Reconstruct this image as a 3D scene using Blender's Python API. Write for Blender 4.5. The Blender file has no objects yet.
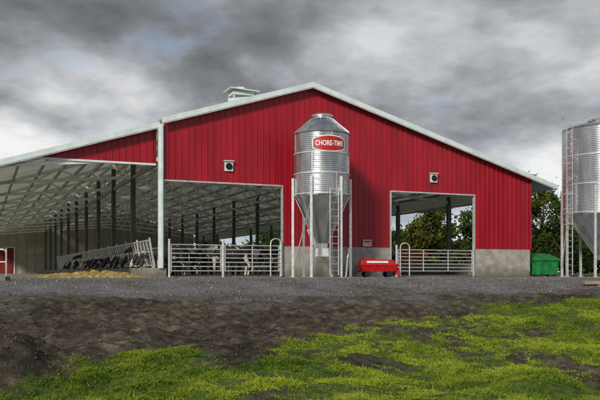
import bpy, math, random
import numpy as np
from mathutils import Vector, Matrix
random.seed(7); rng=np.random.default_rng(7)
scene=bpy.context.scene
TH=math.radians(23.15); C=math.cos(TH); SN=math.sin(TH)
OX,OY=0.49,36.89
def L2W(s,t,z=0): return Vector((OX+C*s-SN*t, OY+SN*s+C*t, z))

# ---------------------------------------------------------------- materials
def nt(name):
    m=bpy.data.materials.new(name); m.use_nodes=True
    return m,m.node_tree.nodes,m.node_tree.links,m.node_tree.nodes['Principled BSDF']
def mat(name,c1,c2=None,scale=3,rough=.7,metal=0,bump=0,bscale=None,stretch=(1,1,1),detail=6,spec=.3,ramp=(.35,.65),transl=0,dirtz=None):
    m,n,l,b=nt(name)
    c2=c2 or tuple(x*.75 for x in c1)
    tc=n.new('ShaderNodeTexCoord'); mp=n.new('ShaderNodeMapping'); mp.inputs['Scale'].default_value=stretch
    l.new(tc.outputs['Object'],mp.inputs[0])
    no=n.new('ShaderNodeTexNoise'); no.inputs['Scale'].default_value=scale; no.inputs['Detail'].default_value=detail
    l.new(mp.outputs[0],no.inputs['Vector'])
    r=n.new('ShaderNodeValToRGB'); r.color_ramp.elements[0].position=ramp[0]; r.color_ramp.elements[1].position=ramp[1]
    r.color_ramp.elements[0].color=(*c2,1); r.color_ramp.elements[1].color=(*c1,1)
    l.new(no.outputs[0],r.inputs[0]); csock=r.outputs[0]
    if dirtz:   # splash-dirt stain rising from the base: (z0,z1,colour)
        sp=n.new('ShaderNodeSeparateXYZ'); l.new(tc.outputs['Object'],sp.inputs[0])
        n3=n.new('ShaderNodeTexNoise'); n3.inputs['Scale'].default_value=2.5; n3.inputs['Detail'].default_value=8; l.new(tc.outputs['Object'],n3.inputs['Vector'])
        ad=n.new('ShaderNodeMath'); ad.operation='MULTIPLY_ADD'; l.new(n3.outputs[0],ad.inputs[0]); ad.inputs[1].default_value=-1.0; l.new(sp.outputs[2],ad.inputs[2])
        mr=n.new('ShaderNodeMapRange'); l.new(ad.outputs[0],mr.inputs[0]); mr.inputs[1].default_value=dirtz[0]-.5; mr.inputs[2].default_value=dirtz[1]-.5; mr.inputs[3].default_value=.75; mr.inputs[4].default_value=0
        mm=n.new('ShaderNodeMix'); mm.data_type='RGBA'; l.new(mr.outputs[0],mm.inputs[0]); l.new(csock,mm.inputs[6]); mm.inputs[7].default_value=(*dirtz[2],1); csock=mm.outputs[2]
    l.new(csock,b.inputs['Base Color'])
    b.inputs['Roughness'].default_value=rough; b.inputs['Metallic'].default_value=metal
    b.inputs['Specular IOR Level'].default_value=spec
    if bump:
        n2=n.new('ShaderNodeTexNoise'); n2.inputs['Scale'].default_value=bscale or scale*6; n2.inputs['Detail'].default_value=8
        l.new(mp.outputs[0],n2.inputs['Vector'])
        bp=n.new('ShaderNodeBump'); bp.inputs['Strength'].default_value=bump; bp.inputs['Distance'].default_value=.03
        l.new(n2.outputs[0],bp.inputs['Height']); l.new(bp.outputs[0],b.inputs['Normal'])
    if transl:
        t=n.new('ShaderNodeBsdfTranslucent'); l.new(r.outputs[0],t.inputs[0])
        mx=n.new('ShaderNodeMixShader'); mx.inputs[0].default_value=transl
        l.new(b.outputs[0],mx.inputs[1]); l.new(t.outputs[0],mx.inputs[2]); l.new(mx.outputs[0],n['Material Output'].inputs[0])
    return m
M_red=mat('red_metal_siding',(.36,.007,.020),(.25,.005,.014),scale=.9,rough=.38,stretch=(1.5,1,.3),spec=.4)
M_white=mat('white_trim',(.70,.79,.80),(.56,.65,.66),scale=2,rough=.5)
M_conc=mat('concrete',(.44,.42,.38),(.27,.26,.24),scale=2.2,rough=.9,bump=.3,dirtz=(.1,.7,(.12,.10,.08)))
M_floor=mat('barn_floor_concrete',(.34,.32,.28),(.2,.18,.15),scale=.8,rough=.85,bump=.2)
M_galv=mat('galvanized_steel',(.80,.82,.84),(.50,.53,.57),scale=3,rough=.26,metal=.9,stretch=(1,1,.25),spec=.5)
M_galv2=mat('galvanized_tube',(.66,.68,.69),(.48,.5,.51),scale=6,rough=.4,metal=.45)
M_roofu=mat('roof_sheet_added_translucency',(.56,.59,.53),(.44,.47,.41),scale=.6,rough=.6,transl=.32)  # metal roof; translucency added so light through it brightens the interior
M_truss=mat('painted_truss',(.86,.87,.82),(.72,.74,.69),scale=3,rough=.5)
M_purl=mat('purlin',(.42,.43,.38),(.30,.31,.27),scale=3,rough=.6)
M_post=mat('steel_column',(.12,.14,.12),(.07,.085,.07),scale=3,rough=.5,metal=.1)
M_tan=mat('tan_end_wall',(.50,.44,.34),(.36,.31,.24),scale=.5,rough=.8)
M_dred=mat('faded_red_door',(.22,.02,.02),(.14,.015,.015),scale=1,rough=.6)
M_dark=mat('dark_rubber',(.02,.02,.02),(.012,.012,.012),scale=8,rough=.6)
M_green=mat('green_paint',(.02,.24,.06),(.012,.14,.035),scale=3,rough=.45)
M_mred=mat('red_machine_paint',(.5,.012,.015),(.33,.008,.01),scale=5,rough=.35,spec=.5)
M_orange=mat('orange_paint',(.6,.17,.025),(.4,.1,.015),scale=3,rough=.5)
M_wood=mat('weathered_wood',(.42,.32,.2),(.22,.16,.1),scale=4,rough=.85,stretch=(1,8,8),bump=.3)
M_signw=mat('sign_white',(.8,.8,.78),(.7,.7,.68),scale=4,rough=.5)
M_feed=mat('chopped_feed',(.50,.36,.13),(.20,.14,.05),scale=7,rough=.95,bump=1,bscale=30)
M_bark=mat('bark',(.10,.075,.05),(.05,.04,.03),scale=8,rough=.95,bump=.5)
M_blue=mat('blue_plastic',(.03,.16,.4),(.02,.1,.3),scale=4,rough=.4)

def attr_color_mat(name,rough=.75,transl=.25):
    m,n,l,b=nt(name)
    a=n.new('ShaderNodeAttribute'); a.attribute_name='col'
    l.new(a.outputs['Color'],b.inputs['Base Color']); b.inputs['Roughness'].default_value=rough
    b.inputs['Specular IOR Level'].default_value=.15
    if transl:
        t=n.new('ShaderNodeBsdfTranslucent'); l.new(a.outputs['Color'],t.inputs[0])
        mx=n.new('ShaderNodeMixShader'); mx.inputs[0].default_value=transl
        l.new(b.outputs[0],mx.inputs[1]); l.new(t.outputs[0],mx.inputs[2])
        l.new(mx.outputs[0],n['Material Output'].inputs[0])
    return m
M_leaf=attr_color_mat('foliage'); M_blade=attr_color_mat('grass_blades',.8,.25)
M_stone=attr_color_mat('stones',.9,0)

def cow_mat():
    m,n,l,b=nt('holstein_hide')
    tc=n.new('ShaderNodeTexCoord'); oi=n.new('ShaderNodeObjectInfo')
    mu=n.new('ShaderNodeMath'); mu.operation='MULTIPLY'; mu.inputs[1].default_value=40; l.new(oi.outputs['Random'],mu.inputs[0])
    ad=n.new('ShaderNodeVectorMath'); ad.operation='ADD'; l.new(tc.outputs['Object'],ad.inputs[0]); l.new(mu.outputs[0],ad.inputs[1])
    no=n.new('ShaderNodeTexNoise'); no.inputs['Scale'].default_value=1.7; no.inputs['Detail'].default_value=2.5
    l.new(ad.outputs[0],no.inputs['Vector'])
    r=n.new('ShaderNodeValToRGB'); r.color_ramp.elements[0].position=.56; r.color_ramp.elements[1].position=.575
    r.color_ramp.elements[0].color=(.016,.014,.012,1); r.color_ramp.elements[1].color=(.55,.51,.45,1)
    l.new(no.outputs[0],r.inputs[0]); l.new(r.outputs[0],b.inputs['Base Color']); b.inputs['Roughness'].default_value=.7
    return m
M_cow=cow_mat()

# ---------------------------------------------------------------- mesh builder
class MB:
    def __init__(s): s.v=[]; s.f=[]; s.m=[]
    def face(s,idx,m=0): s.f.append(idx); s.m.append(m)
    def box(s,x0,x1,y0,y1,z0,z1,m=0):
        b=len(s.v); s.v+=[(x0,y0,z0),(x1,y0,z0),(x1,y1,z0),(x0,y1,z0),(x0,y0,z1),(x1,y0,z1),(x1,y1,z1),(x0,y1,z1)]
        for q in ((0,3,2,1),(4,5,6,7),(0,1,5,4),(1,2,6,5),(2,3,7,6),(3,0,4,7)): s.face([b+i for i in q],m)
    def hexa(s,pts,m=0):
        b=len(s.v); s.v+=[tuple(p) for p in pts]
        for q in ((0,3,2,1),(4,5,6,7),(0,1,5,4),(1,2,6,5),(2,3,7,6),(3,0,4,7)): s.face([b+i for i in q],m)
    def beam(s,p,q,w,h,m=0,up=(0,0,1)):
        p=Vector(p);q=Vector(q);d=(q-p).normalized();up=Vector(up)
        if abs(d.dot(up))>.98: up=Vector((0,1,0))
        a=d.cross(up).normalized()*w/2; u=a.cross(d).normalized()*h/2
        s.hexa([p-a-u,p+a-u,q+a-u,q-a-u,p-a+u,p+a+u,q+a+u,q-a+u],m)
    def tube(s,p,q,r,n=8,m=0,r2=None):
        s.path([p,q],[r,r if r2 is None else r2],n,m)
    def path(s,pts,rs,n=8,m=0):
        if not hasattr(rs,'__len__'): rs=[rs]*len(pts)
        pts=[Vector(p) for p in pts]; b0=len(s.v)
        for i,p in enumerate(pts):
            d=(pts[min(i+1,len(pts)-1)]-pts[max(i-1,0)]).normalized()
            up=Vector((0,0,1)) if abs(d.z)<.9 else Vector((0,1,0))
            a=d.cross(up).normalized(); u=a.cross(d)
            for k in range(n):
                an=2*math.pi*k/n; s.v.append(tuple(p+(a*math.cos(an)+u*math.sin(an))*rs[i]))
        for i in range(len(pts)-1):
            for k in range(n):
                s.face([b0+i*n+k,b0+i*n+(k+1)%n,b0+(i+1)*n+(k+1)%n,b0+(i+1)*n+k],m)
        s.face([b0+k for k in range(n)],m); s.face([b0+(len(pts)-1)*n+k for k in reversed(range(n))],m)
    def lathe(s,prof,n=48,m=0):
        b=len(s.v)
        for r,z in prof:
            for k in range(n):
                a=2*math.pi*k/n; s.v.append((r*math.cos(a),r*math.sin(a),z))
        for i in range(len(prof)-1):
            for k in range(n):
                s.face([b+i*n+k,b+i*n+(k+1)%n,b+(i+1)*n+(k+1)%n,b+(i+1)*n+k],m)
    def obj(s,name,mats,parent=None,smooth=False,loc=None,rot=0,bevel=0):
        me=bpy.data.meshes.new(name); me.from_pydata(s.v,[],s.f); 
        for mm in (mats if isinstance(mats,(list,tuple)) else [mats]): me.materials.append(mm)
        me.polygons.foreach_set('material_index',s.m)
        if smooth: me.polygons.foreach_set('use_smooth',[True]*len(s.f))
        me.update()
        o=bpy.data.objects.new(name,me); scene.collection.objects.link(o)
        if parent: o.parent=parent
        if loc is not None: o.location=loc
        o.rotation_euler[2]=rot
        if bevel:
            bv=o.modifiers.new('bevel','BEVEL'); bv.width=bevel; bv.segments=2
        return o
def empty(name,loc=(0,0,0),rot=0):
    e=bpy.data.objects.new(name,None); scene.collection.objects.link(e); e.location=loc; e.rotation_euler[2]=rot
    e.empty_display_size=.5; return e

# ---------------------------------------------------------------- noise / terrain
TAB=rng.random((256,256))
def vn(x,y,o=0):
    x=np.asarray(x,float)+o*17.3; y=np.asarray(y,float)+o*9.1
    xi=np.floor(x).astype(int); yi=np.floor(y).astype(int); fx=x-xi; fy=y-yi
    fx=fx*fx*(3-2*fx); fy=fy*fy*(3-2*fy)
    a=TAB[xi%256,yi%256];b=TAB[(xi+1)%256,yi%256];c=TAB[xi%256,(yi+1)%256];d=TAB[(xi+1)%256,(yi+1)%256]
    return (a*(1-fx)+b*fx)*(1-fy)+(c*(1-fx)+d*fx)*fy
def fbm(x,y,o=0,oc=4):
    r=0;a=.5;t=0
    for i in range(oc): r=r+a*vn(x*2**i,y*2**i,o+i); t+=a; a*=.5
    return r/t-.5
def ss(x,a,b):
    t=np.clip((x-a)/(b-a),0,1); return t*t*(3-2*t)
def mound(X,Y): return np.exp(-(((X+5.0)/1.15)**2+((Y-11.9)/1.1)**2))
def grassmask(X,Y):
    ed=np.interp(X,[-9,-4.6,-4.1,-3.7,-3.1,-2.2,-.9,0,1.1,3.5,5.9,9.2,15],[9.2,9.6,10.2,11.6,13.4,13.6,12.4,14.8,17,20.3,22.8,24.3,25])
    m=ss(ed-Y+fbm(X*.8,Y*.5,3)*5.0+fbm(X*3,Y*2,5)*2.6+fbm(X*9,Y*6,7)*1.4,-.9,1.5)
    bare=ss(fbm(X*.6+3,Y*.4,11)+.5*fbm(X*3.3,Y*2.4,12),.07,.22)
    m=m*(1-bare*.95)*(1-ss(mound(X,Y),.22,.5))
    near=(Y<27)&(np.abs(X)<25)
    far=ss(np.hypot(X,Y-30),45,60)
    return np.where(near,m,far)
def base_d(X,Y): return 30+.12*np.clip(X,-30,30)-Y
def gravelmask(X,Y):
    d=base_d(X,Y)
    m=1-ss(d+fbm(X*.3,Y*.5,8)*6+fbm(X*2.0,Y*2.0,9)*2.2,4.0,7.6)
    return m*(1-ss(np.hypot(X,Y-30),40,55))
def height(X,Y):
    d=base_d(X,Y)
    z=np.interp(d,[-1,0,2,5,10,15,21,30],[0,0,-.12,-.45,-.95,-1.15,-1.35,-1.42])
    a=ss(d,0,5)*(1-ss(np.abs(X),40,60))
    g=gravelmask(X,Y); gr=grassmask(X,Y)
    z=z+a*(fbm(X*.35,Y*.35,1)*.46+fbm(X*1.3,Y*1.3,2)*.20*(1-.5*g))
    z=z+a*(1-g)*(1-gr*.7)*(fbm(X*4,Y*4,4,3)*.19+fbm(X*11,Y*11,6,2)*.08)
    wob=d+fbm(X*.15,0*Y,14)*2.5
    rut=sum(np.exp(-((wob-c0)/.22)**2) for c0 in (7.3,9.1,11.6,13.3))
    z=z-a*rut*.085*(1-gr)*(1-.5*g)*(.5+vn(X*.5,Y*.3,15))
    z=z+mound(X,Y)*(.62+.6*fbm(X*2,Y*2,16))
    return z
def axis(fine0,fine1,step,lim0,lim1):
    v=list(np.arange(fine0,fine1+1e-6,step)); 
    s=step;x=fine1
    while x<lim1: s*=1.25; x+=s; v.append(x)
    s=step;x=fine0
    while x>lim0: s*=1.25; x-=s; v.insert(0,x)
    return np.array(v)
xs=axis(-13,13,.07,-900,900); ys=axis(7.5,31,.07,-60,1500)
XX,YY=np.meshgrid(xs,ys); ZZ=height(XX,YY)
nx,ny=len(xs),len(ys)
V=np.stack([XX.ravel(),YY.ravel(),ZZ.ravel()],1)
ii=np.arange(nx*ny).reshape(ny,nx)
F=np.stack([ii[:-1,:-1].ravel(),ii[:-1,1:].ravel(),ii[1:,1:].ravel(),ii[1:,:-1].ravel()],1)
def npmesh(name,V,F,mats,col=None,smooth=False):
    me=bpy.data.meshes.new(name); k=F.shape[1]
    me.vertices.add(len(V)); me.vertices.foreach_set('co',V.astype(np.float32).ravel())
    me.loops.add(F.size); me.loops.foreach_set('vertex_index',F.astype(np.int32).ravel())
    me.polygons.add(len(F)); me.polygons.foreach_set('loop_start',np.arange(0,F.size,k,dtype=np.int32))
    me.polygons.foreach_set('loop_total',np.full(len(F),k,dtype=np.int32))
    if smooth: me.polygons.foreach_set('use_smooth',np.ones(len(F),bool))
    me.update(calc_edges=True)
    if col is not None:
        a=me.attributes.new('col','FLOAT_COLOR','POINT'); a.data.foreach_set('color',np.c_[col,np.ones(len(col))].astype(np.float32).ravel())
    for m in mats: me.materials.append(m)
    o=bpy.data.objects.new(name,me); scene.collection.objects.link(o); return o

def ground_mat():
    m,n,l,b=nt('ground_soil_gravel_grass')
    tc=n.new('ShaderNodeTexCoord')
    def noise(sc,de=8,vec=None):
        x=n.new('ShaderNodeTexNoise'); x.inputs['Scale'].default_value=sc; x.inputs['Detail'].default_value=de
        l.new(tc.outputs['Object'],x.inputs['Vector']); return x
    def ramp(src,stops):
        r=n.new('ShaderNodeValToRGB'); e=r.color_ramp.elements
        e[0].position=stops[0][0]; e[0].color=(*stops[0][1],1); e[1].position=stops[-1][0]; e[1].color=(*stops[-1][1],1)
        for p,c in stops[1:-1]:
            q=e.new(p); q.color=(*c,1)
        l.new(src,r.inputs[0]); return r
    def mixc(f,a,c):
        x=n.new('ShaderNodeMix'); x.data_type='RGBA'; l.new(f,x.inputs[0]); l.new(a,x.inputs[6]); l.new(c,x.inputs[7]); return x.outputs[2]
    def mul(a,c):
        mu=n.new('ShaderNodeMix'); mu.data_type='RGBA'; mu.blend_type='MULTIPLY'; mu.inputs[0].default_value=1
        l.new(a,mu.inputs[6]); l.new(c,mu.inputs[7]); return mu.outputs[2]
    dirt=ramp(noise(4).outputs[0],[(.3,(.030,.025,.021)),(.5,(.075,.064,.053)),(.72,(.165,.145,.12))])
    dirt=mul(dirt.outputs[0],ramp(noise(.45,5).outputs[0],[(.35,(.5,.48,.46)),(.65,(1.3,1.27,1.2))]).outputs[0])
    vo=n.new('ShaderNodeTexVoronoi'); vo.inputs['Scale'].default_value=34; l.new(tc.outputs['Object'],vo.inputs['Vector'])
    sp=n.new('ShaderNodeSeparateColor'); l.new(vo.outputs['Color'],sp.inputs[0])
    grav=ramp(sp.outputs[0],[(0,(.11,.11,.118)),(.6,(.18,.182,.19)),(1,(.30,.30,.31))])
    mu=mul(grav.outputs[0],ramp(noise(.6,6).outputs[0],[(.35,(.6,.56,.52)),(.65,(1.15,1.15,1.17))]).outputs[0])
    gs=ramp(noise(7).outputs[0],[(.3,(.04,.06,.014)),(.7,(.11,.17,.028))])
    ag=n.new('ShaderNodeAttribute'); ag.attribute_name='gravel'; agr=n.new('ShaderNodeAttribute'); agr.attribute_name='grass'
    c=mixc(ag.outputs['Fac'],dirt,mu); c=mixc(agr.outputs['Fac'],c,gs.outputs[0])
    l.new(c,b.inputs['Base Color']); b.inputs['Roughness'].default_value=.9; b.inputs['Specular IOR Level'].default_value=.18
    bp=n.new('ShaderNodeBump'); bp.inputs['Strength'].default_value=.8; bp.inputs['Distance'].default_value=.05
    l.new(noise(22,10).outputs[0],bp.inputs['Height'])
    bp2=n.new('ShaderNodeBump'); bp2.inputs['Strength'].default_value=.4; bp2.inputs['Distance'].default_value=.02
    l.new(vo.outputs['Distance'],bp2.inputs['Height']); l.new(bp.outputs[0],bp2.inputs['Normal']); l.new(bp2.outputs[0],b.inputs['Normal'])
    return m
g=npmesh('ground',V,F,[ground_mat()],smooth=True)
for nm,fn in (('grass',grassmask),('gravel',gravelmask)):
    a=g.data.attributes.new(nm,'FLOAT','POINT'); a.data.foreach_set('value',fn(V[:,0],V[:,1]).astype(np.float32))

def blades(N):
    Y=8.2+(26-8.2)*rng.random(N)**1.3; X=(rng.random(N)*2-1)*(Y*.44+.8)
    gm=grassmask(X,Y); cl=fbm(X*2.6,Y*2.6,21)+.5
    keep=rng.random(N)<gm**1.3*(.14+1.15*ss(cl,.30,.58)); X=X[keep];Y=Y[keep];cl=cl[keep];gm=gm[keep]
    n=len(X); Z=height(X,Y)-.01
    h=(.016+.030*rng.random(n))*(.5+1.1*ss(cl,.35,.7))*(.5+.5*gm); h*=1+.9*(rng.random(n)<.03)
    w=.004+.005*rng.random(n)+.0006*Y
    a=rng.random(n)*6.283; la=rng.random(n)*6.283; le=h*(.4+1.2*rng.random(n))
    P0=np.c_[X-np.cos(a)*w,Y-np.sin(a)*w,Z]; P1=np.c_[X+np.cos(a)*w,Y+np.sin(a)*w,Z]
    P2=np.c_[X+np.cos(la)*le,Y+np.sin(la)*le,Z+h]
    V=np.stack([P0,P1,P2],1).reshape(-1,3); F=np.arange(3*n).reshape(-1,3)
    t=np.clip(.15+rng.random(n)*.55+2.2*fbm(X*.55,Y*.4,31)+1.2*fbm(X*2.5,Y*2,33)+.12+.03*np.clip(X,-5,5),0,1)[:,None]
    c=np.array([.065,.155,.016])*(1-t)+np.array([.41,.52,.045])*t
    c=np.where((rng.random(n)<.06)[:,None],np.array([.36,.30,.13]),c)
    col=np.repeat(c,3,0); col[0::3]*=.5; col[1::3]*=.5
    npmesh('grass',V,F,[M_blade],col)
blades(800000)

def stones(N):
    Y=9+(34-9)*rng.random(N); X=(rng.random(N)*2-1)*(Y*.44+.8)
    gm=grassmask(X,Y); gv=gravelmask(X,Y)
    keep=rng.random(N)<(.16+.84*gv)*(1-gm)
    t=-SN*(X-OX)+C*(Y-OY); keep&=t<-.2
    X=X[keep];Y=Y[keep];gv=gv[keep];n=len(X);Z=height(X,Y)
    r=(.010+.019*rng.random(n)**2)*(1+1.2*(rng.random(n)<.03))
    base=np.array([(1,0,0),(-1,0,0),(0,1,0),(0,-1,0),(0,0,1),(0,0,-1)],float)
    ff=np.array([(0,2,4),(2,1,4),(1,3,4),(3,0,4),(2,0,5),(1,2,5),(3,1,5),(0,3,5)])
    P=base[None]*(r[:,None]*1.0)[:,:,None]*(.6+.8*rng.random((n,6,1)))+rng.normal(0,.15,(n,6,3))*r[:,None,None]
    P[:,:,2]*=.7
    P+=np.c_[X,Y,Z+r*.2][:,None,:]
    F=(ff[None]+6*np.arange(n)[:,None,None]).reshape(-1,3)
    v=(.13+.16*rng.random(n)**2)
    c=np.c_[v,v*.99,v*1.02]; br=np.c_[v*.50,v*.42,v*.34]; c=np.where((rng.random(n)>gv)[:,None],br,c)
    npmesh('gravel',P.reshape(-1,3),F,[M_stone],np.repeat(c,6,0))
stones(105000)

# ---------------------------------------------------------------- barn
barn=empty('red_dairy_barn',(OX,OY,0),TH)
LEN=71.5; PK=9.48
def rz(s): return PK-(.314*-s if s<0 else .286*s)
SL,SR=-15.6,15.09
def ribs(mb,s0,s1,zb,off,t,m=0):
    pit=.305; pts=[(s0,0)]; k=math.floor(s0/pit)
    while k*pit<s1+pit:
        b=k*pit
        for ds,dy in ((.0,0),(.225,0),(.245,-.028),(.285,-.028)):
            s=b+ds
            if s0<s<s1: pts.append((s,dy))
        k+=1
    pts.append((s1,0)); pts=sorted(set(pts)); 
    if s0<0<s1: pts.append((0,0)); pts=sorted(set(pts))
    b0=len(mb.v)
    for s,dy in pts: mb.v.append((s,t+dy,zb)); mb.v.append((s,t+dy,rz(s)-off))
    for i in range(len(pts)-1): mb.face([b0+2*i,b0+2*i+2,b0+2*i+3,b0+2*i+1],m)
w=MB()
ribs(w,-7.33,-1.43,4.45,.12,0); ribs(w,-1.43,4.5,1.5,.12,0); ribs(w,4.5,9.79,4.45,.12,0); ribs(w,9.79,13.52,1.5,.12,0)
ribs(w,-12.8,-7.5,5.2,.25,.5)
w.obj('gable_siding',M_red,barn)
lw=MB()
for a,b_,zb in ((-7.33,-1.43,4.45),(-1.43,4.5,1.5),(4.5,9.79,4.45),(9.79,13.52,1.5)):
    for zz in np.arange(zb+.15,rz(0)-.6,1.2):
        ok=[s for s in np.linspace(a+.1,b_-.1,30) if rz(s)-.35>zz]
        if len(ok)>1: lw.beam((ok[0],.06,zz),(ok[-1],.06,zz),.06,.15)
lw.obj('wall_girts',M_purl,barn)
e=MB(); e.box(13.47,13.52,.02,LEN,4.6,5.3); e.box(-14.9,-14.82,.5,LEN,4.2,4.6)
e.obj('eave_siding',M_red,barn)
e=MB(); e.box(13.43,13.467,.14,LEN,4.6,5.3); e.obj('eave_liner',M_truss,barn)
c=MB()
for a,b_ in ((-1.43,4.5),(9.79,13.52)): c.box(a,b_,-.03,.2,0,1.497)
c.box(-7.9,-7.15,-.05,.7,0,.42)
c.box(13.3,13.5,.2,LEN,0,.75)
c.box(-7.6,-7.35,.7,LEN-4,0,.45)
c.obj('concrete_walls',M_conc,barn)
fl=MB(); fl.box(-15,13.3,.22,LEN,-.3,.05); fl.obj('floor_slab',M_floor,barn)
r=MB()
def roofslab(sa,sb,t0,t1,off):
    za,zb=rz(sa)-off,rz(sb)-off; k=len(r.v)
    r.v+=[(sa,t0,za),(sb,t0,zb),(sb,t1,zb),(sa,t1,za)]; r.face([k,k+1,k+2,k+3])
roofslab(-7.42,0,-.35,LEN+.3,0.01); roofslab(0,SR,-.35,LEN+.3,0.01); roofslab(SL,-7.42,.12,LEN+.3,.11)
r.obj('roof',M_roofu,barn)
tr=MB()
def rake(sa,sb,t,off,h,th=.06):
    za,zb=rz(sa)+.03-off,rz(sb)+.03-off
    tr.hexa([(sa,t-th,za-h),(sb,t-th,zb-h),(sb,t,zb-h),(sa,t,za-h),(sa,t-th,za),(sb,t-th,zb),(sb,t,zb),(sa,t,za)])
rake(-7.42,0,-.352,0,.24); rake(0,SR,-.352,0,.24); rake(SL,-7.42,.118,.10,.24)
tr.box(SR,SR+.12,-.4,LEN,rz(SR)-.22,rz(SR)+.02)
tr.hexa([(13.55,-.35,rz(13.55)-.13),(SR,-.35,rz(SR)-.13),(SR,LEN,rz(SR)-.13),(13.55,LEN,rz(13.55)-.13),(13.55,-.35,rz(13.55)-.1),(SR,-.35,rz(SR)-.1),(SR,LEN,rz(SR)-.1),(13.55,LEN,rz(13.55)-.1)])
tr.box(-7.5,-7.28,-.12,.12,.42,rz(-7.4)-.2)
tr.box(-7.44,-7.34,-.2,-.121,.42,rz(-7.4)-.25)
tr.box(-12.9,-7.51,.45,.497,5.13,5.22)
tr.obj('white_trim',M_white,barn)
sm=MB()
def seam(sa,sb,t,off):
    za,zb=rz(sa)-off,rz(sb)-off
    sm.hexa([(sa,t-.03,za-.05),(sb,t-.03,zb-.05),(sb,t,zb-.05),(sa,t,za-.05),(sa,t-.03,za),(sb,t-.03,zb),(sb,t,zb),(sa,t,za)])
seam(-7.42,0,-.362,.215); seam(0,SR,-.362,.215); seam(SL,-7.42,.108,.315); sm.obj('rake_drip_edge',M_galv2,barn)
t2=MB()
for a,b_ in ((-7.28,-1.43),(4.5,9.79)): t2.box(a,b_,-.06,.12,4.38,4.448)
for s in (-1.43,9.79): t2.box(s-.07,s-.003,-.06,.12,0.05,4.38)
t2.box(4.503,4.57,-.06,.12,.05,4.38)
t2.obj('door_frames',M_galv2,barn)
ct=MB(); ct.box(13.46,13.6,-.07,.1,1.5,rz(13.5)-.15); ct.obj('corner_trim',M_red,barn)
po=MB(); ts=MB()
def bz(s):
    return 4.75+ (min(s,0)-(-14.8))/14.8*1.35 if s<0 else 4.75+(13.4-s)/13.4*1.35
ks=[.6]+[6.5*k+1.2 for k in range(1,11)]
for i,t in enumerate(ks):
    for s in (-14.8,-7.2,7.1,13.38):
        top=rz(s)-.3
        if i==0 and s in(-7.2,7.1): continue
        po.box(s-.12,s+.12,t-.12,t+.12,.05,top-.2)
    N=13
    for side in (-1,1):
        S0=-14.8 if side<0 else 13.38
        ss_=np.linspace(S0,0,N)
        up=[(s,t,rz(s)-.32) for s in ss_]; lo=[(s,t,bz(s)-.0) for s in ss_]
        ts.beam(up[0],up[-1],.15,.16); ts.beam(lo[0],lo[-1],.15,.16)
        for k in range(N-1):
            if k%2==0: ts.beam(lo[k],up[k+1],.09,.09)
            else: ts.beam(up[k],lo[k+1],.09,.09)
po.obj('columns',M_post,barn); ts.obj('trusses',M_truss,barn)
pu=MB()
for s in list(np.arange(-14.6,0,1.25))+list(np.arange(.4,14,1.25)):
    z=rz(s)-.17-(.1 if s<-7.4 else 0)
    pu.box(s-.035,s+.035,.6,LEN,z-.1,z+.08)
for s in (-7.2,7.1): pu.box(s-.05,s+.05,.7,LEN,5.35,5.5)
pu.box(13.3,13.42,.3,LEN,4.42,4.56); pu.box(13.32,13.4,.3,LEN,1.5,1.58)
pu.obj('purlins',M_purl,barn)
ew=MB()
def ewp(a,b_,z0):
    ew.v+= [(a,LEN,z0),(b_,LEN,z0),(b_,LEN,rz(b_)-.1),(a,LEN,rz(a)-.1)]; k=len(ew.v); ew.face([k-4,k-3,k-2,k-1])
ewp(-15,-7,0); ewp(-7,0,0); ewp(0,13.4,0)
ew.obj('end_wall',M_tan,barn)
ewr=MB()
for s in np.arange(-14.8,13.3,1.1): ewr.box(s-.05,s+.05,LEN-.07,LEN-.01,0,rz(s)-.3)
for a,b_ in ((-10.4,-.2),(.2,13)): ewr.box(a,b_,LEN-.11,LEN-.072,2.4,2.5)
ewr.obj('end_wall_battens',M_purl,barn)
dd=MB(); dd.box(-14.2,-10.8,LEN-.16,LEN-.075,0,3.4,0); dd.obj('end_door',M_dred,barn)
dw=MB()
dw.box(-14.35,-14.2,LEN-.18,LEN-.075,0,3.55); dw.box(-10.8,-10.65,LEN-.18,LEN-.075,0,3.55); dw.box(-14.2,-10.8,LEN-.18,LEN-.075,3.4,3.55)
dw.obj('end_door_trim',M_white,barn)
for nm,s in (('wall_vent',-4.2),('wall_vent_2',7.11)):
    v=MB(); v.box(s-.2,s+.2,-.12,-.03,4.98,5.42,0)
    v.tube((s,-.13,5.2),(s,-.16,5.2),.16,16,1)
    for z in (5.12,5.2,5.28): v.box(s-.13,s+.13,-.17,-.162,z-.01,z+.01,1)
    v.box(s-.24,s+.24,-.2,-.03,5.43,5.47,0)
    v.obj(nm,[M_white,M_dark],barn)
v=MB(); z0=rz(-2.9)
v.box(-3.4,-2.3,1.7,2.5,z0+.5,z0+.68,0); v.beam((-3.6,2.1,z0+.78),(-2.1,2.1,z0+.70),1.2,.05,0)
for a in (-3.35,-2.35):
    for b_ in (1.75,2.45): v.box(a-.03,a+.03,b_-.03,b_+.03,z0-.3,z0+.5,0)
v.beam((-3.7,1.6,z0+.15),(-2.1,1.6,z0+.42),.04,.16,0); v.box(-3.1,-2.75,1.9,2.3,z0+.78,z0+.95,0)
v.obj('roof_ventilator',M_white,barn)
st=MB()
for s0 in (-2.2,3.2):
    for t in np.arange(5,60,1.25):
        st.path([(s0,t,.05),(s0,t,1.25),(s0+2,t,1.25),(s0+2.2,t,1.0),(s0+2,t,.6),(s0,t,.55)],.03,5)
    st.tube((s0+.3,5,1.3),(s0+.3,60,1.3),.035,6)
st.obj('stall_dividers',M_galv2,barn)

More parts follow.
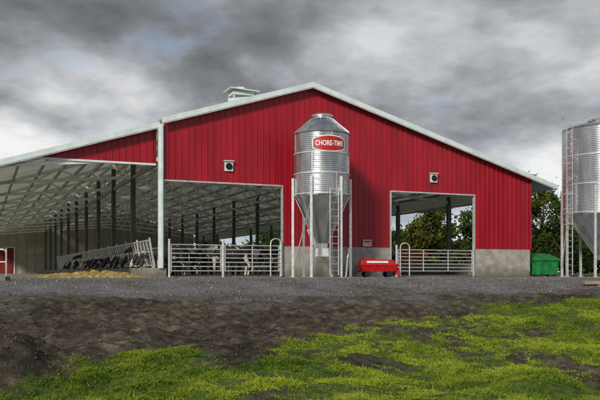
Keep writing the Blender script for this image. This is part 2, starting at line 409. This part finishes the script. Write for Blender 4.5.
# ---------------------------------------------------------------- feed rail
fr=MB()
T0,T1=.9,46
fr.tube((-7.45,T0,.55),(-7.45,T1,.55),.035,6); fr.tube((-7.7,T0,1.72),(-7.7,T1,1.72),.045,6); fr.tube((-7.58,T0,1.2),(-7.58,T1,1.2),.02,5)
t=T0
while t<T1:
    fr.tube((-7.45,t,.55),(-7.7,t,1.72),.022,5); fr.tube((-7.45,t+.36,.55),(-7.7,t+.22,1.72),.022,5); t+=.75
for t in np.arange(T0,T1,3.0): fr.tube((-7.44,t,.1),(-7.72,t,1.85),.045,6)
fr.obj('headlock_feed_rail',M_galv2,loc=(OX,OY,0),rot=TH)

def gate(name,s0,s1,t,h,nb=7,hoop=None):
    m=MB()
    zs=np.linspace(.3,h,nb)
    for z in zs: m.tube((s0,t,z),(s1,t,z),.028,6)
    nv=max(2,int((s1-s0)/1.25)+1)
    for s in np.linspace(s0,s1,nv): m.tube((s,t,.28),(s,t,h+.02),.03,6)
    for s in (s0-.09,s1+.09): m.tube((s,t,0),(s,t,h+.25),.055,8)
    if hoop:
        a,b_=hoop; pts=[(a,t-.06,.05)]
        mid=(a+b_)/2; rr=(b_-a)/2
        for an in np.linspace(math.pi,0,9): pts.append((mid+rr*math.cos(an),t-.06,h+.1+rr*.9*math.sin(an)))
        pts.append((b_,t-.06,.05)); m.path(pts,.035,8)
        for z in zs[1:-1]: m.tube((a,t-.06,z),(b_,t-.06,z),.02,6)
    return m.obj(name,M_galv2,loc=(OX,OY,0),rot=TH)
gate('pipe_gate',-6.95,-4.6,-.15,1.5); gate('pipe_gate',-4.4,-1.7,-.15,1.5,hoop=(-2.15,-1.6))
gate('pipe_gate',4.9,9.5,-.15,1.4,hoop=(5.0,5.55))

# ---------------------------------------------------------------- cows
def cow_mesh(name,neck):
    vs=[(-.85,0,1.30),(-.62,0,1.27),(-.2,0,1.12),(.30,0,1.12),(.62,0,1.18)]+neck
    rs=[(.17,.16),(.27,.24),(.34,.38),(.30,.36),(.22,.28),(.13,.19),(.105,.14),(.09,.11),(.075,.07)]
    es=[(i,i+1) for i in range(len(vs)-1)]
    def chain(root,pts,rr):
        p=root
        for q,r in zip(pts,rr): vs.append(q); rs.append((r,r) if not isinstance(r,tuple) else r); es.append((p,len(vs)-1)); p=len(vs)-1
    for sy in (-1,1):
        chain(1,[(-.55,sy*.2,.92),(-.80,sy*.21,.54),(-.76,sy*.21,.14),(-.71,sy*.21,.03)],[.15,.065,.05,.06])
        chain(4,[(.52,sy*.19,.82),(.55,sy*.19,.46),(.53,sy*.19,.14),(.58,sy*.19,.03)],[.12,.065,.048,.06])
        pk=vs[6]; chain(6,[(pk[0]-.04,sy*.14,pk[2]+.02),(pk[0]-.07,sy*.25,pk[2]-.02)],[.035,.045])
    chain(0,[(-1.0,0,1.22),(-1.04,0,.75),(-1.03,0,.5)],[.035,.022,.045])
    chain(2,[(-.42,0,.78)],[.15])
    me=bpy.data.meshes.new(name); me.from_pydata(vs,es,[]); o=bpy.data.objects.new('tmp',me); scene.collection.objects.link(o)
    bpy.context.view_layer.objects.active=o
    sk=o.modifiers.new('s','SKIN'); sk.use_smooth_shade=True
    for i,r in enumerate(rs): me.skin_vertices[0].data[i].radius=r
    me.skin_vertices[0].data[2].use_root=True
    su=o.modifiers.new('u','SUBSURF'); su.levels=2; su.render_levels=2
    dg=bpy.context.evaluated_depsgraph_get(); res=bpy.data.meshes.new_from_object(o.evaluated_get(dg)); bpy.data.objects.remove(o)
    res.name=name; res.materials.clear(); res.materials.append(M_cow); return res
cowA=cow_mesh('cow_standing',[(.92,0,1.34),(1.18,0,1.50),(1.36,0,1.37),(1.58,0,1.2)])
cowB=cow_mesh('cow_feeding',[(.93,0,1.05),(1.18,0,.86),(1.30,0,.66),(1.40,0,.44)])
def cow(me,s,t,ang,sc=1):
    o=bpy.data.objects.new('cow',me); scene.collection.objects.link(o); o.location=L2W(s,t,.05)
    o.rotation_euler[2]=TH+math.radians(ang); o.scale=(sc,sc,sc)
t=1.9
while t<38:
    cow(cowB if random.random()<.8 else cowA,-6.55+random.uniform(-.05,.1),t,180+random.uniform(-8,8),random.uniform(.98,1.06)); t+=random.choice([1.1,1.2,1.25,1.5])
for s,t,a in ((-5.6,6,10),(-3.0,4.4,170),(-1.2,6.5,-20),(-3.7,8.5,185),(-5.2,9,90),(-2.2,11,0),(-4.4,14,200),(1,9,30),(-3,3.0,182),(6.3,8.5,15),(8.4,11,160),(-4.4,6.8,-10),(-1.8,9,120),(-3.4,17,0),(-1,14,90)):
    cow(cowA if random.random()<.8 else cowB,s,t,a,random.uniform(.95,1.05))

def pile(name,s0,s1,t0,t1,h,seed):
    S=np.linspace(s0,s1,120);T=np.linspace(t0,t1,70);a,b_=np.meshgrid(S,T)
    u=(a-s0)/(s1-s0);v=(b_-t0)/(t1-t0)
    z=h*np.clip(np.sin(np.pi*u),0,1)**.5*np.clip(np.sin(np.pi*v),0,1)**.6*(.6+1.6*fbm(a*1.3,b_*1.3,seed)+1.0*fbm(a*6,b_*6,seed+2))+.05
    z=np.where((u<.02)|(u>.98)|(v<.03)|(v>.97),-.02,z)
    X=OX+C*a-SN*b_;Y=OY+SN*a+C*b_
    ii=np.arange(a.size).reshape(a.shape)
    F=np.stack([ii[:-1,:-1].ravel(),ii[:-1,1:].ravel(),ii[1:,1:].ravel(),ii[1:,:-1].ravel()],1)
    npmesh(name,np.stack([X.ravel(),Y.ravel(),z.ravel()],1),F,[M_feed],smooth=True)
pile('feed_pile',-12.8,-8.3,-1.3,.6,.26,41); pile('feed_pile',-9.3,-7.62,.8,34,.28,45)

# ---------------------------------------------------------------- feed bins
def feed_bin(loc,R,zc0,zc1,ztop,zh,legs,legrot,lads,cage=False,legtop=None):
    root=empty('feed_bin',loc)
    b=MB(); prof=[]; n=int((zc1-zc0)/.085); 
    for i in range(n*4+1):
        z=zc0+(zc1-zc0)*i/(n*4); prof.append((R+.014*math.sin(i*math.pi/2),z))
    b.lathe(prof,72)
    b.obj('corrugated_shell',M_galv,root,True)
    r=MB()
    r.lathe([(R+.03,zc1-.03),(R+.05,zc1),(R+.02,zc1+.05),(R*.36,ztop-.22),(R*.36,ztop-.12)],48)
    for k in range(24):
        a=2*math.pi*k/24; r.beam((math.cos(a)*(R+.0),math.sin(a)*(R+.0),zc1+.07),(math.cos(a)*R*.38,math.sin(a)*R*.38,ztop-.2),.03,.04)
    r.obj('roof_cone',M_galv,root)
    k=MB(); k.lathe([(R*.40,ztop-.14),(R*.40,ztop-.05),(R*.3,ztop),(0.01,ztop+.05)],32); k.obj('lid',M_galv,root,True)
    h=MB(); h.lathe([(R+.01,zc0+.02),(R-.01,zc0-.02),(R*.22,zh),(R*.22,zh-.25),(.01,zh-.25)],48)
    for kk in range(10):
        a=2*math.pi*kk/10; h.beam((math.cos(a)*R,math.sin(a)*R,zc0-.02),(math.cos(a)*(R*.22+.01),math.sin(a)*(R*.22+.01),zh),.04,.02)
    h.obj('hopper',M_galv,root)
    s=MB()
    for z in np.arange(zc0,zc1+.01,(zc1-zc0)/3): s.lathe([(R+.012,z-.03),(R+.028,z-.03),(R+.028,z+.03),(R+.012,z+.03)],72)
    for q in range(3):
        za=zc0+(zc1-zc0)*q/3+.04; zb_=zc0+(zc1-zc0)*(q+1)/3-.04
        for j in range(4):
            a=.5+q*.7+j*math.pi/2; x,y=math.cos(a)*(R+.016),math.sin(a)*(R+.016)
            s.beam((x,y,za),(x,y,zb_),.012,.05,up=(-math.sin(a),math.cos(a),0))
    s.obj('bands',M_galv2,root)
    g=MB(); lt=legtop or zc0+(zc1-zc0)*.3
    for i in range(legs):
        a=legrot+2*math.pi*i/legs; x,y=math.cos(a)*(R+.07),math.sin(a)*(R+.07)
        g.box(x-.055,x+.055,y-.055,y+.055,0,lt); g.box(x-.13,x+.13,y-.13,y+.13,0,.025)
        a2=legrot+2*math.pi*(i+1)/legs; x2,y2=math.cos(a2)*(R+.07),math.sin(a2)*(R+.07)
        if i in(1,3): g.beam((x,y,.3),(x2,y2,zc0-.3),.04,.04)
        g.beam((x,y,zc0-.05),(x2,y2,zc0-.05),.05,.07)
    g.obj('legs',M_galv2,root)
    l=MB()
    for lad_ang,z0,z1,top in lads:
        ca,sa=math.cos(lad_ang),math.sin(lad_ang); tx,ty=-sa,ca; o=R+.2
        for q in (-.2,.2):
            l.beam((ca*o+tx*q,sa*o+ty*q,z0),(ca*o+tx*q,sa*o+ty*q,z1),.035,.05)
            if top: l.beam((ca*o+tx*q,sa*o+ty*q,z1),(ca*R*.4+tx*q,sa*R*.4+ty*q,ztop-.05),.035,.05)
            for z in np.arange(max(z0+.3,zc0),z1,.9): l.beam((ca*o+tx*q,sa*o+ty*q,z),(ca*R+tx*q,sa*R+ty*q,z),.02,.02)
        for z in np.arange(z0+.2,z1,.3): l.tube((ca*o+tx*.2,sa*o+ty*.2,z),(ca*o-tx*.2,sa*o-ty*.2,z),.014,6)
        if cage:
            for z in np.arange(2.6,z1+.3,.75):
                pts=[]
                for an in np.linspace(-1.35,1.35,9): 
                    cx=o+.36*math.cos(an); qy=.36*math.sin(an); pts.append((ca*(cx)+tx*qy,sa*(cx)+ty*qy,z))
                l.path(pts,.018,5)
            for an in (-1.2,-.5,.5,1.2):
                cx=o+.36*math.cos(an); qy=.36*math.sin(an); l.tube((ca*cx+tx*qy,sa*cx+ty*qy,2.6),(ca*cx+tx*qy,sa*cx+ty*qy,z1),.015,5)
    l.obj('ladder',M_galv2,root)
    return root
D_=math.radians
fb=feed_bin((1.0,34.3,0),1.27,3.75,6.5,7.45,1.55,6,D_(8),[(D_(-70),.1,3.95,False)],legtop=4.5)
b=MB(); b.box(-.3,.3,-.3,.3,.95,1.32); b.path([(0,.1,1.1),(-.3,.9,1.5),(-.6,2.5,2.3)],.075,10); b.obj('auger_boot',M_galv2,fb)
b=MB(); b.path([(1.05,-.9,.02),(1.12,-.95,.9),(1.18,-.95,1.25),(1.25,-.8,1.3)],.035,8); b.obj('boot_pipe',M_galv2,fb)
def oval(name,hw,hh,R,zc,a0,m):
    mb=MB(); cols=28
    for i in range(cols+1):
        u=-1+2*i/cols
        hgt=hh*(.50+.5*max(0,math.cos(u*math.pi/2))**.6) if abs(u)<.999 else hh*.5
        a=a0+u*hw/R; mb.v+=[(R*math.cos(a),R*math.sin(a),zc-hgt),(R*math.cos(a),R*math.sin(a),zc+hgt)]
    for i in range(cols): mb.face([2*i,2*i+2,2*i+3,2*i+1])
    return mb.obj(name,m,fb)
A0=D_(-90+14)
oval('sign_border',.80,.37,1.315,5.93,A0,M_signw); oval('sign_plate',.75,.325,1.321,5.93,A0,M_mred)
cu=bpy.data.curves.new('lettering','FONT'); cu.body='CHORE-TIME'; cu.align_x='CENTER'; cu.align_y='CENTER'; cu.size=.27; cu.offset=.006
to=bpy.data.objects.new('tmp',cu); scene.collection.objects.link(to)
me=bpy.data.meshes.new_from_object(to.evaluated_get(bpy.context.evaluated_depsgraph_get())); bpy.data.objects.remove(to)
co=[v.co.copy() for v in me.vertices]; wd=max(p.x for p in co)
for v_,p in zip(me.vertices,co):
    a=A0+(p.x/wd*.66)/1.327; v_.co=(1.327*math.cos(a),1.327*math.sin(a),5.93+p.y*1.15)
me.materials.clear(); me.materials.append(M_signw)
lo=bpy.data.objects.new('lettering',me); scene.collection.objects.link(lo); lo.parent=fb

feed_bin((15.4,38,0),2.0,3.2,7.42,8.0,1.1,8,D_(12),[(D_(-158),.1,7.6,True)],cage=True)

# ---------------------------------------------------------------- small objects
rc=empty('feed_cart',(3.72,36.0,0),math.radians(8))
m=MB()
m.hexa([(-.80,-.38,.26),(.78,-.38,.26),(.78,.38,.26),(-.80,.38,.26),(-.93,-.46,.60),(.93,-.46,.60),(.93,.46,.60),(-.93,.46,.60)],0)
m.hexa([(-.90,-.44,.603),(.90,-.44,.603),(.90,.44,.603),(-.90,.44,.603),(-.86,-.4,.84),(.60,-.4,.84),(.60,.4,.84),(-.86,.4,.84)],0)
m.box(-.96,.96,-.49,-.465,.56,.64,0)
m.box(-.75,-.2,-.25,.25,.843,.90,0)
m.hexa([(.80,-.3,.12),(1.08,-.3,.12),(1.08,.3,.12),(.80,.3,.12),(.80,-.3,.52),(1.0,-.3,.44),(1.0,.3,.44),(.80,.3,.52)],0)
for x in (-.72,-.24,.24,.70): m.hexa([(x-.025,-.42,.28),(x+.025,-.42,.28),(x+.025,-.36,.28),(x-.025,-.36,.28),(x-.025,-.485,.558),(x+.025,-.485,.558),(x+.025,-.4,.558),(x-.025,-.4,.558)],0)
m.obj('hopper_body',M_mred,rc,bevel=.012)
m=MB(); m.box(-.62,.42,-.447,-.425,.68,.77); m.obj('white_label',M_signw,rc)
m=MB()
for x in (-.55,.5):
    for y in (-.34,.34): m.tube((x,y-.05,.15),(x,y+.05,.15),.15,16,0)
m.beam((-.85,0,.3),(-1.3,0,.15),.06,.06); m.obj('wheels_and_hitch',M_dark,rc)
dp=empty('dumpster',(13.95,43.4,0),math.radians(6))
m=MB(); m.hexa([(-.75,-.5,.1),(.75,-.5,.1),(.75,.6,.1),(-.75,.6,.1),(-.75,-.65,.95),(.75,-.65,.95),(.75,.7,1.25),(-.75,.7,1.25)],0)
for x in (-.6,-.2,.2,.6): m.hexa([(x-.03,-.56,.15),(x+.03,-.56,.15),(x+.03,-.5,.15),(x-.03,-.5,.15),(x-.03,-.69,.9),(x+.03,-.69,.9),(x+.03,-.6,.9),(x-.03,-.6,.9)],0)
m.box(-.92,-.76,-.3,.3,.55,.7,0); m.box(.76,.92,-.3,.3,.55,.7,0); m.box(-.8,.8,-.72,-.62,.9,.98,0); m.obj('body',M_green,dp)
m=MB(); m.hexa([(-.77,-.66,.985),(-.01,-.66,.985),(-.01,.7,1.285),(-.77,.7,1.285),(-.77,-.66,1.03),(-.01,-.66,1.03),(-.01,.7,1.33),(-.77,.7,1.33)]); m.hexa([(.01,-.66,.985),(.77,-.66,.985),(.77,.7,1.285),(.01,.7,1.285),(.01,-.66,1.03),(.77,-.66,1.03),(.77,.7,1.33),(.01,.7,1.33)]); m.obj('lids',M_green,dp)
m=MB()
for x in (-.6,.6):
    for y in (-.4,.5): m.tube((x-.04,y,.09),(x+.04,y,.09),.09,12)
m.obj('casters',M_dark,dp)
wg=empty('feed_wagon',(9.5,64,0),math.radians(10)); wg.scale=(.82,.82,.86)
m=MB(); m.hexa([(-1.3,-.8,.8),(1.2,-.8,.8),(1.2,.8,.8),(-1.3,.8,.8),(-1.6,-1.1,2.9),(1.5,-1.1,2.2),(1.5,1.1,2.2),(-1.6,1.1,2.9)],0)
for x in (-1.1,-.4,.3,.9): m.beam((x,-.86,.8),(x-.05,-1.12,2.2),.08,.08,0)
m.obj('box',M_orange,wg)
m=MB()
for x in (-1,.9):
    for y in (-.9,.9): m.tube((x,y-.13,.5),(x,y+.13,.5),.5,20)
m.beam((1.3,0,.7),(2.9,0,.5),.1,.1); m.obj('wheels',M_dark,wg)
m=MB(); m.lathe([(.01,.0),(.28,0),(.29,.05),(.3,.3),(.29,.32),(.3,.6),(.28,.88),(.01,.9)],20); m.obj('plastic_barrel',M_blue,loc=L2W(5.4,1.6,.05),smooth=True)
m=MB(); m.box(-.24,.24,-.02,0,-.16,.16,0); m.box(-.2,.2,-.026,-.021,.02,.12,1); m.box(-.2,.2,-.026,-.021,-.08,-.04,1)
m.obj('warning_sign',[M_signw,M_mred],loc=L2W(3.15,-.06,1.72),rot=TH)
zb=float(height(np.array([11.6]),np.array([28.6]))[0])
m=MB(); m.box(-1.4,1.4,-.1,.1,0,.12); m.box(-.9,-.7,-.25,.25,-.1,-.002); m.box(.7,.9,-.25,.25,-.1,-.002); m.obj('timber_plank',M_wood,loc=(12.2,28.6,zb+.07),rot=.04)
m=MB()
for x in (-1.6,-.8,0): m.tube((x,0,-.2),(x,0,1.2),.035,8)
m.path([(-1.6,0,1.15),(-.1,0,1.15),(0,0,1.05)],.035,8); m.tube((-1.6,0,.65),(0,0,.65),.025,8)
m.obj('pipe_railing',M_galv2,loc=(-11.75,30,0))
zb=float(height(np.array([-11.2]),np.array([27.3]))[0])
m=MB(); m.box(-1.5,.45,-.3,.3,-.3,.16); m.obj('concrete_block',M_conc,loc=(-11.1,27.3,zb),rot=.1,bevel=.02)

# ---------------------------------------------------------------- trees
def tree(name,loc,H,R,seed,c1,c2,nl=4200,lsz=.13,low=.22):
    r=np.random.default_rng(seed); mb=MB()
    tips=[]
    mb.path([(0,0,-.1),(.05,.03,H*.3),(-.04,.05,H*.6),(.02,0,H*.88)],[H*.028,H*.02,H*.012,H*.004],8,0)
    K=46
    for k in range(K):
        f=low+(1-low)*r.random(); a=r.random()*6.283
        prof=math.sin(math.pi*min(1,(f-low)/(1-low)*.8+.2))**.7
        rad=R*prof*(.45+.6*r.random()); p=np.array([rad*math.cos(a),rad*math.sin(a),H*f])
        tips.append((p,R*(.16+.2*r.random())))
        mb.path([(0,0,max(H*.12,H*f-rad*.8)),(p[0]*.5,p[1]*.5,H*f-rad*.25),tuple(p)],[H*.008,H*.005,H*.002],5,0)
    nb=len(mb.f)
    ctr=np.repeat(np.array([t[0] for t in tips]),nl//K,0); cr=np.repeat(np.array([t[1] for t in tips]),nl//K)
    d=r.normal(0,1,(len(ctr),3))*.55*cr[:,None]; d[:,2]*=.7; P=ctr+d
    u=r.normal(0,1,(len(P),3)); u/=np.linalg.norm(u,axis=1)[:,None]; v=np.cross(u,r.normal(0,1,(len(P),3))); v/=np.linalg.norm(v,axis=1)[:,None]
    sz=(lsz*(.6+.8*r.random(len(P))))[:,None]
    Q=np.stack([P-u*sz,P+v*sz*.6,P+u*sz,P-v*sz*.6],1).reshape(-1,3)
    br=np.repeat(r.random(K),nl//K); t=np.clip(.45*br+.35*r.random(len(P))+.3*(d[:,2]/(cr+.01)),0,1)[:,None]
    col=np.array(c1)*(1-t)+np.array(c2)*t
    base=len(mb.v)
    V=np.concatenate([np.array(mb.v),Q]); 
    faces=mb.f+[list(x) for x in (np.arange(len(Q)).reshape(-1,4)+base)]
    me=bpy.data.meshes.new(name); me.from_pydata([tuple(x) for x in V],[],faces)
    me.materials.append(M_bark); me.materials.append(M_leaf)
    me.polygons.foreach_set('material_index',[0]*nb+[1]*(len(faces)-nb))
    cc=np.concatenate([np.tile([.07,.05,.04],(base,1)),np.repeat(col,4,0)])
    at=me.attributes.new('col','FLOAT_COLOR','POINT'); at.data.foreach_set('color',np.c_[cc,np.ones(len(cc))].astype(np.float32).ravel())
    o=bpy.data.objects.new(name,me); scene.collection.objects.link(o); o.location=loc; return o
G1=(.014,.035,.008);G2=(.08,.14,.02);Y2=(.18,.18,.03)
k=0
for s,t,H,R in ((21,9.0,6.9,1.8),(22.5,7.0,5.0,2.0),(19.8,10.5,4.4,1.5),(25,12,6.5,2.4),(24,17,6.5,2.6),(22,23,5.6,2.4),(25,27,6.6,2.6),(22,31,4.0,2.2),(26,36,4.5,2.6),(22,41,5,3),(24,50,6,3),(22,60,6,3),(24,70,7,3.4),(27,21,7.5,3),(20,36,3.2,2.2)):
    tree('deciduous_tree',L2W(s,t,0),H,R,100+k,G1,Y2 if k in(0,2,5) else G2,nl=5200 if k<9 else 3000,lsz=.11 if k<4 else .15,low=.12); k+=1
def mass(name,p0,p1,h,dep,N,seed):
    r=np.random.default_rng(seed); u=r.random(N); X=p0[0]+(p1[0]-p0[0])*u+r.normal(0,dep,N)*.3; Y=p0[1]+(p1[1]-p0[1])*u+r.normal(0,dep,N)
    top=h*(.65+.9*(fbm(X*.12,Y*.02,51)+.3)+.5*fbm(X*.6,Y*.02,52)); Z=top*r.random(N)**.7
    P=np.c_[X,Y,Z]; uu=r.normal(0,1,(N,3)); uu/=np.linalg.norm(uu,axis=1)[:,None]; v=np.cross(uu,r.normal(0,1,(N,3))); v/=np.linalg.norm(v,axis=1)[:,None]
    sz=(.25+.45*r.random(N))[:,None]
    Q=np.stack([P-uu*sz,P+v*sz*.7,P+uu*sz,P-v*sz*.7],1).reshape(-1,3)
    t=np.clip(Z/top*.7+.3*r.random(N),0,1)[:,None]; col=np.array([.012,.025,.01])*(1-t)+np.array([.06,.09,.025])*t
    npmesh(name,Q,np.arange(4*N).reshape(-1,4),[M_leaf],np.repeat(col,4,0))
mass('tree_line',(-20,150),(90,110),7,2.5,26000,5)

# ---------------------------------------------------------------- world
SUN_EL=math.radians(27); SX,SY=-.40,-.917
az=math.atan2(SX,SY)
wd_=bpy.data.worlds.new('World'); scene.world=wd_; wd_.use_nodes=True
n=wd_.node_tree.nodes; l=wd_.node_tree.links; bg=n['Background']
sky=n.new('ShaderNodeTexSky'); sky.sky_type='NISHITA'; sky.sun_disc=False; sky.sun_elevation=SUN_EL; sky.sun_rotation=az
tc=n.new('ShaderNodeTexCoord'); sp=n.new('ShaderNodeSeparateXYZ'); l.new(tc.outputs['Generated'],sp.inputs[0])
def mth(op,a,b=None,cl=False):
    x=n.new('ShaderNodeMath'); x.operation=op; x.use_clamp=cl
    for i,q in enumerate((a,b)):
        if q is None: continue
        if isinstance(q,(int,float)): x.inputs[i].default_value=q
        else: l.new(q,x.inputs[i])
    return x.outputs[0]
zz=mth('MAXIMUM',sp.outputs[2],0); den=mth('ADD',zz,.30)
cx=mth('DIVIDE',sp.outputs[0],den); cy=mth('DIVIDE',sp.outputs[1],den)
cb=n.new('ShaderNodeCombineXYZ'); l.new(cx,cb.inputs[0]); l.new(cy,cb.inputs[1])
def noi(scale,detail,dist,off,rough=.52):
    mp=n.new('ShaderNodeMapping'); mp.inputs['Location'].default_value=off; l.new(cb.outputs[0],mp.inputs[0])
    x=n.new('ShaderNodeTexNoise'); x.inputs['Scale'].default_value=scale; x.inputs['Detail'].default_value=detail; x.inputs['Distortion'].default_value=dist
    x.inputs['Roughness'].default_value=rough
    l.new(mp.outputs[0],x.inputs['Vector']); return x.outputs[0]
big=noi(1.25,8,.25,(2.1,.4,0),.5); med=noi(4.2,9,.15,(7,3,0),.55)
v=mth('ADD',mth('MULTIPLY',big,.70),mth('MULTIPLY',med,.30))
v=mth('SUBTRACT',v,mth('MULTIPLY',mth('SUBTRACT',zz,.2),.22))
r=n.new('ShaderNodeValToRGB'); e=r.color_ramp.elements
e[0].position=.36; e[0].color=(.125,.135,.15,1); e[1].position=.62; e[1].color=(.93,.92,.90,1)
for p,c in ((.43,(.22,.23,.25)),(.485,(.36,.375,.40)),(.54,(.57,.585,.605))):
    q=e.new(p); q.color=(*c,1)
l.new(v,r.inputs[0])
hz=mth('MULTIPLY',mth('SUBTRACT',1,mth('MULTIPLY',zz,5.0),True),.5)
mixh=n.new('ShaderNodeMix'); mixh.data_type='RGBA'; l.new(hz,mixh.inputs[0]); l.new(r.outputs[0],mixh.inputs[6]); mixh.inputs[7].default_value=(.72,.82,.92,1)
sc=n.new('ShaderNodeVectorMath'); sc.operation='SCALE'; l.new(mixh.outputs[2],sc.inputs[0]); sc.inputs['Scale'].default_value=10
gap=mth('MULTIPLY',mth('MULTIPLY',mth('SUBTRACT',med,.575,True),8.0,True),.4)
mx=n.new('ShaderNodeMix'); mx.data_type='RGBA'; l.new(gap,mx.inputs[0]); l.new(sc.outputs[0],mx.inputs[6]); l.new(sky.outputs[0],mx.inputs[7])
l.new(mx.outputs[2],bg.inputs[0]); bg.inputs[1].default_value=.1
su=bpy.data.lights.new('sun','SUN'); su.energy=3.2; su.angle=math.radians(9); su.color=(1,.93,.80)
so=bpy.data.objects.new('sun',su); scene.collection.objects.link(so)
D=Vector((SX*math.cos(SUN_EL),SY*math.cos(SUN_EL),math.sin(SUN_EL))); so.rotation_euler=D.to_track_quat('Z','Y').to_euler(); so.location=(-30,-30,40)

# ---------------------------------------------------------------- camera
cam=bpy.data.cameras.new('camera'); co_=bpy.data.objects.new('camera',cam); scene.collection.objects.link(co_)
co_.location=(0,0,.25); co_.rotation_euler=(math.radians(90),0,0)
cam.sensor_width=36; cam.lens=45; cam.shift_y=.12; cam.clip_end=3000; cam.clip_start=.1
scene.camera=co_
scene.view_settings.view_transform='Standard'; scene.view_settings.look='None'; scene.view_settings.exposure=0
